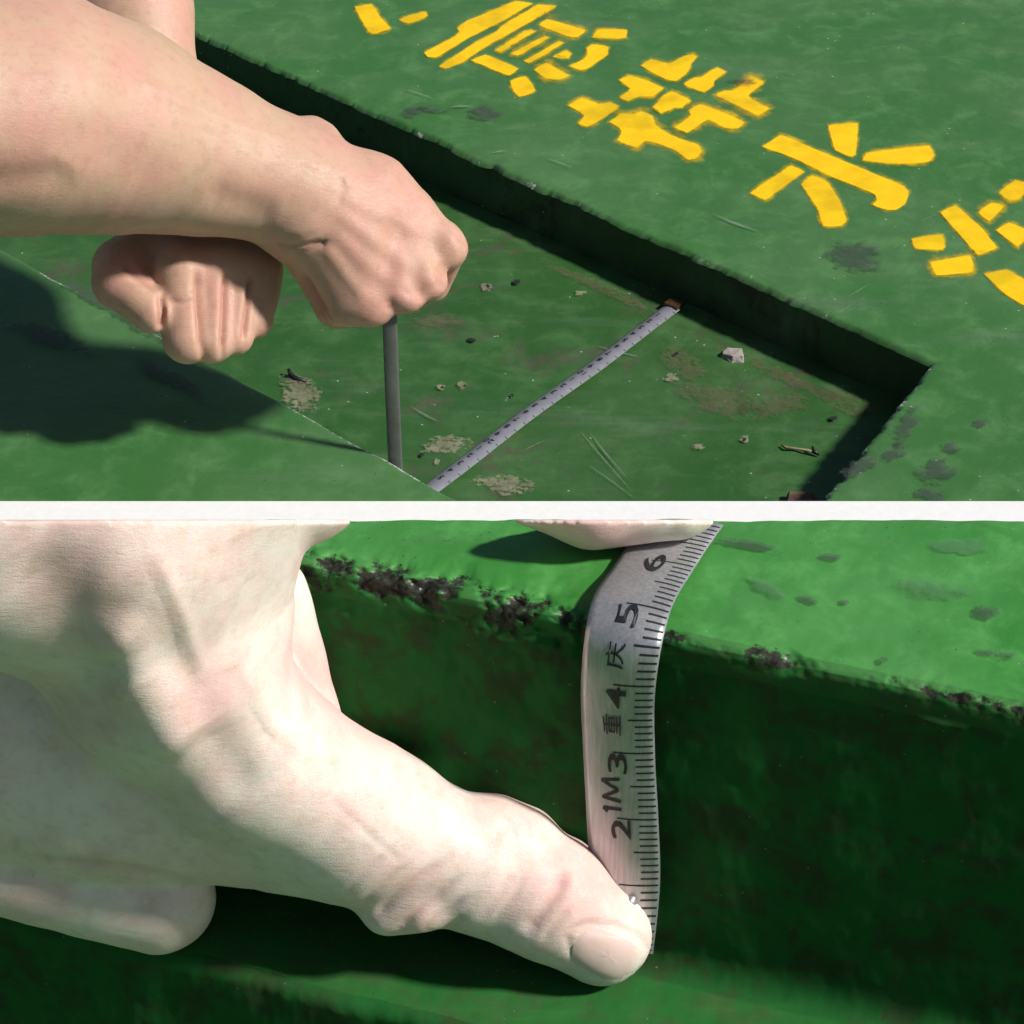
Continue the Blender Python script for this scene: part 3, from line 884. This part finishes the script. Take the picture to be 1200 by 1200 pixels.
# riveted end clip by the thumb
c0 = tape_pt(0.72, .66, .0004)
clipV, clipF = [], []
for k_ in range(16):
    a = 2 * math.pi * k_ / 16
    for lift, rr in ((0.0, 1.0), (0.0012, 0.9), (0.0016, 0.5)):
        clipV.append(tape_pt(0.76 + 0.10 * rr * math.sin(a), .62 + .10 * rr * math.cos(a), lift))
for k_ in range(16):
    for l_ in range(2):
        a, b = k_ * 3 + l_, ((k_ + 1) % 16) * 3 + l_
        clipF.append((a, b, b + 1, a + 1))
clipF.append(tuple(k_ * 3 + 2 for k_ in range(16)))
parts.append(mesh_obj('rivet', clipV, clipF, steel_mat, steel, smooth=True)); fix_normals(parts[-1])
for o in parts: o.matrix_parent_inverse = steel.matrix_world.inverted()

# ------------------------------------------------------------------ arms and hands: smooth solid bodies
def field(prims, X, Y, Z, axes=None):
    """signed distance of tapered rounded limbs, blended ('+') or carved ('-') one after another"""
    D = np.full(X.shape, 300.0, np.float32)
    for op, a, b, ra, rb_, k in prims:
        a, b = np.array(a, np.float32), np.array(b, np.float32)
        sl = Ellipsis
        if axes is not None:
            m = max(ra, rb_) + k + 14
            sl = tuple(slice(max(0, int(np.searchsorted(axes[i], min(a[i], b[i]) - m))), int(np.searchsorted(axes[i], max(a[i], b[i]) + m))) for i in range(3))
        ba = b - a; L2 = float(ba @ ba) + 1e-6
        px, py, pz = X[sl] - a[0], Y[sl] - a[1], Z[sl] - a[2]
        if px.size == 0: continue
        hh = np.clip((px * ba[0] + py * ba[1] + pz * ba[2]) / L2, 0, 1)
        d = np.sqrt((px - hh * ba[0]) ** 2 + (py - hh * ba[1]) ** 2 + (pz - hh * ba[2]) ** 2) - (ra + (rb_ - ra) * hh)
        E = D[sl]
        if op == '+':
            g = np.clip(0.5 + 0.5 * (E - d) / k, 0, 1)
            D[sl] = E * (1 - g) + d * g - k * g * (1 - g)
        else:
            g = np.clip(0.5 - 0.5 * (E + d) / k, 0, 1)
            D[sl] = E * (1 - g) + (-d) * g + k * g * (1 - g)
    return D

def front(prims, x, y, z0=-650, z1=350):
    """depth of the body's near surface at a pixel"""
    z = np.arange(z0, z1, 0.5, dtype=np.float32)
    f = field(prims, np.full_like(z, x), np.full_like(z, y), z)
    i = int(np.argmax(f < 0))
    return float(z[i]) if f[i] < 0 else None

def on_skin(prims, op, pts, r, off, k):
    """a ridge ('+') or crease ('-') that follows the near surface; off is how far its axis lies under it"""
    z = [front(prims, x, y) for x, y in pts]
    ok = [v for v in z if v is not None]
    z = [v if v is not None else ok[0] for v in z]
    return [(op, (*pts[i], z[i] + off), (*pts[i + 1], z[i + 1] + off), r, r, k) for i in range(len(pts) - 1)]

WAVES = [(rng.normal(size=3) / s, rng.uniform(0, 6.28), a) for s, a in ((60, .8), (45, .7), (33, .6), (26, .45), (20, .35), (16, .3))]
def skin_noise(X, Y, Z):
    return sum(a * np.sin(X * v[0] + Y * v[1] + Z * v[2] + p) for v, p, a in WAVES)

def surface_nets(f, lo, vs):
    ins = f < 0
    nx, ny, nz = f.shape
    cnt = np.zeros((nx - 1, ny - 1, nz - 1), np.int8)
    for i in (0, 1):
        for j in (0, 1):
            for k in (0, 1): cnt += ins[i:nx - 1 + i, j:ny - 1 + j, k:nz - 1 + k]
    act = np.argwhere((cnt > 0) & (cnt < 8))
    ids = np.full(cnt.shape, -1, np.int64); ids[tuple(act.T)] = np.arange(len(act))
    C8 = np.array([(i, j, k) for i in (0, 1) for j in (0, 1) for k in (0, 1)])
    val = np.stack([f[act[:, 0] + c[0], act[:, 1] + c[1], act[:, 2] + c[2]] for c in C8], 1)
    acc = np.zeros((len(act), 3)); num = np.zeros(len(act))
    for a in range(8):
        for b in range(a + 1, 8):
            if np.abs(C8[a] - C8[b]).sum() != 1: continue
            va, vb = val[:, a], val[:, b]
            m = (va < 0) != (vb < 0)
            t = np.where(m, va / np.where(m, va - vb, 1), 0)
            acc += np.where(m[:, None], C8[a] + t[:, None] * (C8[b] - C8[a]), 0); num += m
    P = lo + (act + acc / num[:, None]) * vs
    quads = []
    for ax in range(3):
        sl0 = [slice(None)] * 3; sl1 = [slice(None)] * 3
        sl0[ax] = slice(0, -1); sl1[ax] = slice(1, None)
        A, B = ins[tuple(sl0)], ins[tuple(sl1)]
        e = np.argwhere(A != B)
        u, w = (ax + 1) % 3, (ax + 2) % 3
        ok = (e[:, u] > 0) & (e[:, w] > 0) & (e[:, u] < f.shape[u] - 1) & (e[:, w] < f.shape[w] - 1)
        e = e[ok]; inside = A[tuple(e.T)]
        def cell(du, dw):
            c = e.copy(); c[:, u] += du; c[:, w] += dw
            return ids[tuple(c.T)]
        q = np.stack([cell(-1, -1), cell(0, -1), cell(0, 0), cell(-1, 0)], 1)
        q[~inside] = q[~inside][:, ::-1]
        quads.append(q)
    return P, np.concatenate(quads)

def body(name, prims, lo, hi, vs, D0, mat, reds=(), creases=(), cut_y=None, nz=1.0):
    lo, hi = np.array(lo, float), np.array(hi, float)
    n = np.ceil((hi - lo) / vs).astype(int) + 1
    ax = [np.float32(lo[i]) + np.arange(n[i], dtype=np.float32) * np.float32(vs) for i in range(3)]
    X, Y, Z = np.meshgrid(*ax, indexing='ij')
    f = field(prims, X, Y, Z, ax) + nz * skin_noise(X, Y, Z).astype(np.float32)
    if cut_y is not None: f = np.maximum(f, cut_y - Y)
    P, Q = surface_nets(f, lo, vs)
    red = np.zeros(len(P)); cr = np.zeros(len(P))
    for (c, r, a) in reds:
        red = np.maximum(red, a * np.exp(-((P[:, 0] - c[0]) ** 2 + (P[:, 1] - c[1]) ** 2) / (r * r)))
    # fold lines: the near side of the body is pressed in along them
    N = np.zeros_like(P)
    fn = np.cross(P[Q[:, 2]] - P[Q[:, 0]], P[Q[:, 3]] - P[Q[:, 1]])
    for c_ in range(4): np.add.at(N, Q[:, c_], fn)
    N /= np.linalg.norm(N, axis=1)[:, None] + 1e-9
    facing = np.clip(-N[:, 2] * 4, 0, 1)
    push = np.zeros(len(P))
    for line, r, dep, am in creases:
        d = np.full(len(P), 1e3); along = np.zeros(len(P))
        for i in range(len(line) - 1):
            a, b = np.array(line[i], float), np.array(line[i + 1], float); ba = b - a
            hh = np.clip(((P[:, :2] - a) @ ba) / (ba @ ba), 0, 1)
            di = np.linalg.norm(P[:, :2] - a - hh[:, None] * ba, axis=1)
            along = np.where(di < d, (i + hh) / (len(line) - 1), along); d = np.minimum(d, di)
        fade = np.clip(np.minimum(along, 1 - along) * 5 + 0.15, 0, 1) * facing
        wob = d
        g_ = dep * fade * np.exp(-(wob / r) ** 2)
        push = np.where(np.abs(g_) > np.abs(push), g_, push)
        cr = np.maximum(cr, am * fade * np.exp(-(wob / (r * 0.9)) ** 2))
    P = P - N * push[:, None]
    t = D0 * (1 + P[:, 2] / FPX)
    W = CAM + (FW + RT * ((P[:, :1] - 600) / FPX) + UP * ((600 - P[:, 1:2]) / FPX)) * t[:, None]
    me = bpy.data.meshes.new(name)
    me.vertices.add(len(W)); me.vertices.foreach_set('co', W.ravel())
    me.loops.add(Q.size); me.loops.foreach_set('vertex_index', Q.ravel().astype(np.int32))
    me.polygons.add(len(Q)); me.polygons.foreach_set('loop_start', np.arange(0, Q.size, 4, dtype=np.int32))
    me.update(calc_edges=True); me.validate()
    me.polygons.foreach_set('use_smooth', [True] * len(me.polygons))
    for k, v in (('red', red), ('crease', cr)):
        at_ = me.attributes.new(k, 'FLOAT', 'POINT'); at_.data.foreach_set('value', v.astype(np.float32))
    me.materials.append(mat)
    o = bpy.data.objects.new(name, me); col.objects.link(o)
    return o

# depth of the fist that grips the ruler
DU = float((np.array([rod_base[0], rod_base[1], 0.055]) - CAM) @ FW)
def P_(op, a, b, ra, rb_, k=20): return (op, a, b, ra, rb_, k)

arm1 = [
    P_('+', (-260, 110, -230), (20, 128, -120), 165, 142, 30),
    P_('+', (20, 128, -120), (130, 150, -70), 140, 118, 40),
    P_('+', (130, 150, -70), (230, 180, -35), 118, 88, 40),
    P_('+', (230, 180, -35), (330, 212, -10), 88, 68, 40),
    P_('+', (330, 212, -10), (390, 240, 0), 68, 62, 40),
    # back of the hand
    P_('+', (375, 215, -2), (515, 283, 8), 46, 27, 30),
    P_('+', (375, 235, -8), (490, 318, -12), 52, 28, 30),
    P_('+', (370, 250, -6), (458, 335, -18), 54, 29, 30),
    P_('+', (365, 262, 2), (415, 350, -10), 52, 32, 30),
    P_('+', (440, 225, 10), (470, 250, 10), 44, 36, 30),
    P_('+', (420, 260, 20), (460, 310, 30), 60, 45, 30),
    # knuckles
    P_('+', (522, 286, 2), (527, 292, 2), 21, 20, 12),
    P_('+', (500, 324, -16), (506, 332, -14), 19, 18, 12),
    P_('+', (472, 342, -24), (478, 348, -22), 18, 18, 12),
    P_('+', (432, 356, -22), (438, 362, -20), 20, 20, 14),
    # fingers curling under and back
    P_('+', (526, 292, 8), (508, 335, 50), 21, 19, 8),
    P_('+', (505, 334, 0), (482, 350, 55), 17, 17, 6),
    P_('+', (476, 346, -8), (458, 356, 55), 18, 18, 6),
    P_('+', (436, 360, -6), (420, 364, 50), 22, 20, 8),
    P_('+', (402, 352, 0), (398, 360, 40), 28, 24, 12),
    P_('+', (362, 300, 14), (392, 358, 30), 27, 24, 12),
    # creases and hollows
    P_('-', (352, 322, -30), (384, 372, -14), 3.0, 3.5, 8),
    P_('-', (326, 289, -60), (378, 284, -62), 2.0, 2.0, 8),
    P_('-', (471, 270, -52), (453, 330, -58), 8, 9, 26),
    P_('-', (500, 255, -40), (520, 305, -34), 7, 7, 24),
    P_('-', (488, 290, -50), (489, 335, -48), 7, 6, 22),
        P_('+', (345, 256, -46), (356, 262, -46), 18, 16, 26),
    P_('+', (368, 152, 14), (378, 158, 14), 14, 14, 24),
]
arm_a = body('arm', arm1, (-330, -80, -420), (575, 420, 130), 3.6, DU, skin_warm,
             reds=[((450, 285), 105, .55), ((535, 290), 26, .8), ((508, 332), 24, .9), ((476, 348), 24, .7), ((436, 364), 30, .9), ((400, 375), 30, .7), ((470, 290), 70, .45), ((360, 340), 30, .5)],
             creases=[([(322, 286), (340, 289), (360, 288), (378, 283)], 3.5, 2, .4), ([(352, 322), (366, 345), (384, 374)], 5, 7, .9),
                      ([(-60, 214), (20, 210), (90, 204)], 18, 4, .1), ([(332, 276), (352, 281), (372, 272)], 4, 1.2, .15),
                      ([(240, 225), (285, 240), (325, 256)], 20, 4, .05),
                      ([(60, 150), (130, 175), (190, 215)], 30, 3, 0),
                      ([(400, 228), (455, 255), (512, 280)], 9, -1.7, 0), ([(392, 248), (440, 283), (492, 320)], 9, -1.7, 0), ([(386, 266), (425, 305), (465, 338)], 9, -1.7, 0),
                      ([(378, 285), (402, 318), (428, 352)], 8, -2.2, 0), ([(300, 190), (345, 186), (395, 200), (440, 222)], 6, -0.9, 0), ([(395, 200), (430, 235), (450, 262)], 5, -0.9, 0),
                      ([(150, 90), (215, 120), (285, 150), (330, 165)], 7, -2.0, 0), ([(398, 205), (402, 222), (396, 238)], 5, 1.0, .15), ([(346, 296), (366, 292), (384, 282)], 3, 1.4, .3),
                      ([(520, 268), (534, 276), (542, 290)], 3, 1.0, .2), ([(498, 318), (508, 322), (516, 332)], 3, 1.0, .2), ([(466, 338), (476, 342), (484, 350)], 3, 1.0, .2),
                      ([(514, 308), (522, 322), (518, 340)], 7, 4, .35), ([(488, 338), (494, 346), (492, 354)], 6, 3, .3), ([(452, 350), (458, 358), (456, 366)], 6, 3, .3)], nz=0.45)
tag(arm_a, 'bare forearm and fist gripping the upright grey ruler', 'arm')

fist = [
    P_('+', (40, -260, 230), (150, 10, 200), 85, 70, 20),
    P_('+', (150, 10, 200), (190, 180, 170), 70, 60, 30),
    P_('+', (190, 180, 170), (225, 285, 120), 58, 55, 40),
    # back of hand down to the knuckles
    P_('+', (205, 290, 100), (210, 318, 60), 52, 34, 30),
    P_('+', (240, 285, 100), (247, 312, 66), 48, 30, 30),
    P_('+', (265, 288, 100), (280, 312, 78), 44, 27, 30),
    P_('+', (275, 295, 110), (306, 316, 96), 36, 24, 26),
    P_('+', (215, 340, 110), (290, 350, 120), 44, 36, 26),
    # fingers folded down
    P_('+', (211, 318, 52), (219, 398, 68), 31, 28, 7),
    P_('+', (249, 312, 58), (249, 401, 76), 26, 25, 6),
    P_('+', (281, 312, 72), (275, 394, 88), 24, 23, 6),
    P_('+', (308, 316, 90), (299, 376, 104), 23, 21, 6),
    P_('+', (219, 398, 72), (228, 390, 118), 26, 24, 8),
    P_('+', (249, 400, 80), (254, 390, 124), 23, 22, 8),
    # thumb
    P_('+', (190, 285, 95), (142, 312, 78), 40, 33, 16),
    P_('+', (142, 314, 72), (140, 330, 62), 33, 32, 10),
    P_('+', (140, 330, 60), (178, 366, 56), 31, 25, 8),
    # creases
    P_('-', (188, 342, 26), (190, 385, 40), 2.5, 2.5, 8),
]
def back(p, d):                   # move a point away from the camera, more so towards the wrist
    return (p[0], p[1], p[2] + d + max(0, (360 - p[1])) * 0.55 * (1 if p[1] > 150 else 0.6))
fist = [(o_, back(a_, -66), back(b_, -66), ra_, rb__, k_) for o_, a_, b_, ra_, rb__, k_ in fist]
arm_b = body('arm', fist, (-70, -90, -110), (350, 445, 420), 3.0, DU, skin_warm,
             reds=[((120, 330), 34, .8), ((185, 375), 30, .6), ((215, 405), 40, .5), ((270, 390), 40, .5), ((315, 330), 30, .6), ((230, 290), 60, .5)],
             creases=[([(143, 306), (160, 322), (188, 342)], 6, 4, .7), ([(188, 342), (191, 365), (189, 390)], 4, 6, .8), ([(231, 318), (233, 360), (238, 424)], 4, 7, .7),
                      ([(265, 318), (264, 360), (260, 422)], 4, 7, .7), ([(294, 320), (292, 355), (285, 402)], 4, 7, .7), ([(196, 352), (215, 356), (230, 352)], 3, 2, .2)], nz=0.5)
tag(arm_b, 'empty closed fist hanging in the shade behind the nearer forearm', 'arm')

# the large hand pressing the tape with thumb and forefinger
DL = 0.48
hand = [
    P_('+', (-120, 560, -330), (110, 590, -330), 220, 205, 30),
    P_('+', (110, 600, -320), (190, 768, -235), 190, 136, 40),
    P_('+', (190, 768, -235), (282, 878, -160), 136, 104, 30),
    P_('+', (282, 878, -160), (425, 966, -85), 104, 94, 30),
    P_('+', (425, 966, -85), (556, 1017, -62), 94, 73, 26),
    P_('+', (556, 1017, -62), (640, 1050, -55), 74, 73, 20),
    P_('+', (640, 1050, -55), (704, 1096, -34), 72, 60, 20),
    P_('+', (574, 990, -66), (602, 1003, -62), 60, 62, 12),
    # fore side, running up out of sight
    P_('+', (240, 560, -320), (258, 700, -245), 145, 84, 40),
    P_('+', (300, 500, -300), (330, 532, -285), 115, 113, 14),
    # underside of the palm
    P_('+', (-90, 830, -60), (120, 880, -30), 170, 148, 60),
    P_('+', (120, 880, -30), (330, 955, -40), 148, 92, 50),
    # finger behind the web, and the curled fingers below the palm
    P_('+', (322, 690, -165), (356, 850, -62), 37, 46, 8),
    P_('+', (-60, 985, -10), (185, 1052, 22), 74, 67, 8),
    # fore-finger tip on the tape
    P_('+', (560, 520, -170), (700, 572, -140), 70, 70, 10),
    P_('+', (700, 572, -140), (790, 572, -140), 72, 62, 10),
]
hand += on_skin(hand, '+', [(132, 740), (165, 795), (196, 846)], 34, 27, 30)
hand += on_skin(hand, '+', [(455, 1066), (492, 1062)], 32, 25, 20)
hand_o = body('hand', hand, (-260, 590, -560), (880, 1175, 140), 3.8, DL, skin_overexposed, cut_y=609.0,
              reds=[((690, 1035), 60, 1.0), ((240, 815), 55, .8), ((90, 690), 80, .7), ((440, 870), 60, .5), ((700, 635), 60, .8), ((370, 790), 45, 1.0), ((600, 960), 50, .6), ((490, 1060), 45, .6), ((130, 840), 40, .7)],
              creases=[([(436, 1078), (460, 1054), (490, 1030), (522, 1008)], 6, 3, .4), ([(462, 1092), (485, 1072), (510, 1052), (545, 1022)], 6, 3.4, .45),
                       ([(492, 1096), (515, 1074), (548, 1050)], 5, 2.4, .3), ([(420, 1062), (450, 1034), (480, 1012)], 5, 1.6, .2), ([(520, 1092), (545, 1074)], 5, 2, .25),
                       ([(612, 1094), (632, 1074), (650, 1050), (664, 1020)], 9, 5.5, .45), ([(634, 1104), (652, 1082), (668, 1066)], 5, 2, .2), ([(560, 1000), (590, 970), (612, 962)], 7, 1.2, .1),
                       ([(560, 1080), (585, 1050), (600, 1020)], 7, 1.5, .12), ([(575, 1084), (600, 1052), (614, 1024)], 6, 1.2, .1), ([(20, 1003), (90, 1010), (160, 1018), (250, 1040)], 6, 3, .4),
                       ([(664, 1092), (690, 1082), (722, 1084), (752, 1098), (764, 1118)], 5, 2.6, .35), ([(664, 1092), (668, 1112), (682, 1134)], 5, 2, .3),
                       ([(300, 700), (280, 780), (320, 850), (390, 905)], 9, -2.2, 0), ([(180, 640), (215, 720), (235, 790)], 11, -3, 0), ([(380, 930), (440, 985), (470, 1010)], 5, 1.2, .1),
                       ([(400, 1050), (430, 1020), (455, 1000)], 5, 1.2, .15), ([(590, 950), (600, 965), (604, 985)], 4, 1.2, .15), ([(606, 948), (618, 965), (622, 985)], 4, 1.2, .15),
                       ([(240, 850), (275, 905), (300, 940)], 34, 9, .0), ([(30, 640), (90, 740), (130, 820)], 55, 14, 0)], nz=1.0)
tag(hand_o, 'large overexposed pale hand pressing its thumb and fingertip on the steel tape', 'hand')

# thumbnail, following the thumb's surface
V, Fc, NR, NA_, nedge = [], [], 7, 28, []
for r_ in range(NR + 1):
    for k_ in range(NA_):
        a = 2 * math.pi * k_ / NA_; rr = r_ / NR
        ex = math.copysign(abs(math.cos(a)) ** .75, math.cos(a)); ey = math.copysign(abs(math.sin(a)) ** .75, math.sin(a))
        u, v = 44 * rr * ex, 27 * rr * ey
        x, y = 714 + u * .96 - v * .28, 1121 + u * .28 + v * .96
        z = front(hand, x, y, -200, 120)
        sh = 1.0
        while z is None and sh > 0.5:
            sh -= 0.04; x, y = 714 + (x - 714) * sh, 1121 + (y - 1121) * sh
            z = front(hand, x, y, -200, 120)
        lift = 2.4 * (1 - rr ** 4) + 0.4
        if r_ == NR: lift = -1.0
        nedge.append(min(1.0, max(0.0, (rr * ex - 0.62) / 0.12)))
        V.append(at(x, y, DL * (1 + (z - lift) / FPX)))
for r_ in range(NR):
    for k_ in range(NA_):
        Fc.append((r_ * NA_ + k_, r_ * NA_ + (k_ + 1) % NA_, (r_ + 1) * NA_ + (k_ + 1) % NA_, (r_ + 1) * NA_ + k_))
nail = mesh_obj('thumbnail', V, Fc, nail_mat, hand_o, smooth=True, attrs={'edge': nedge})
fix_normals(nail)
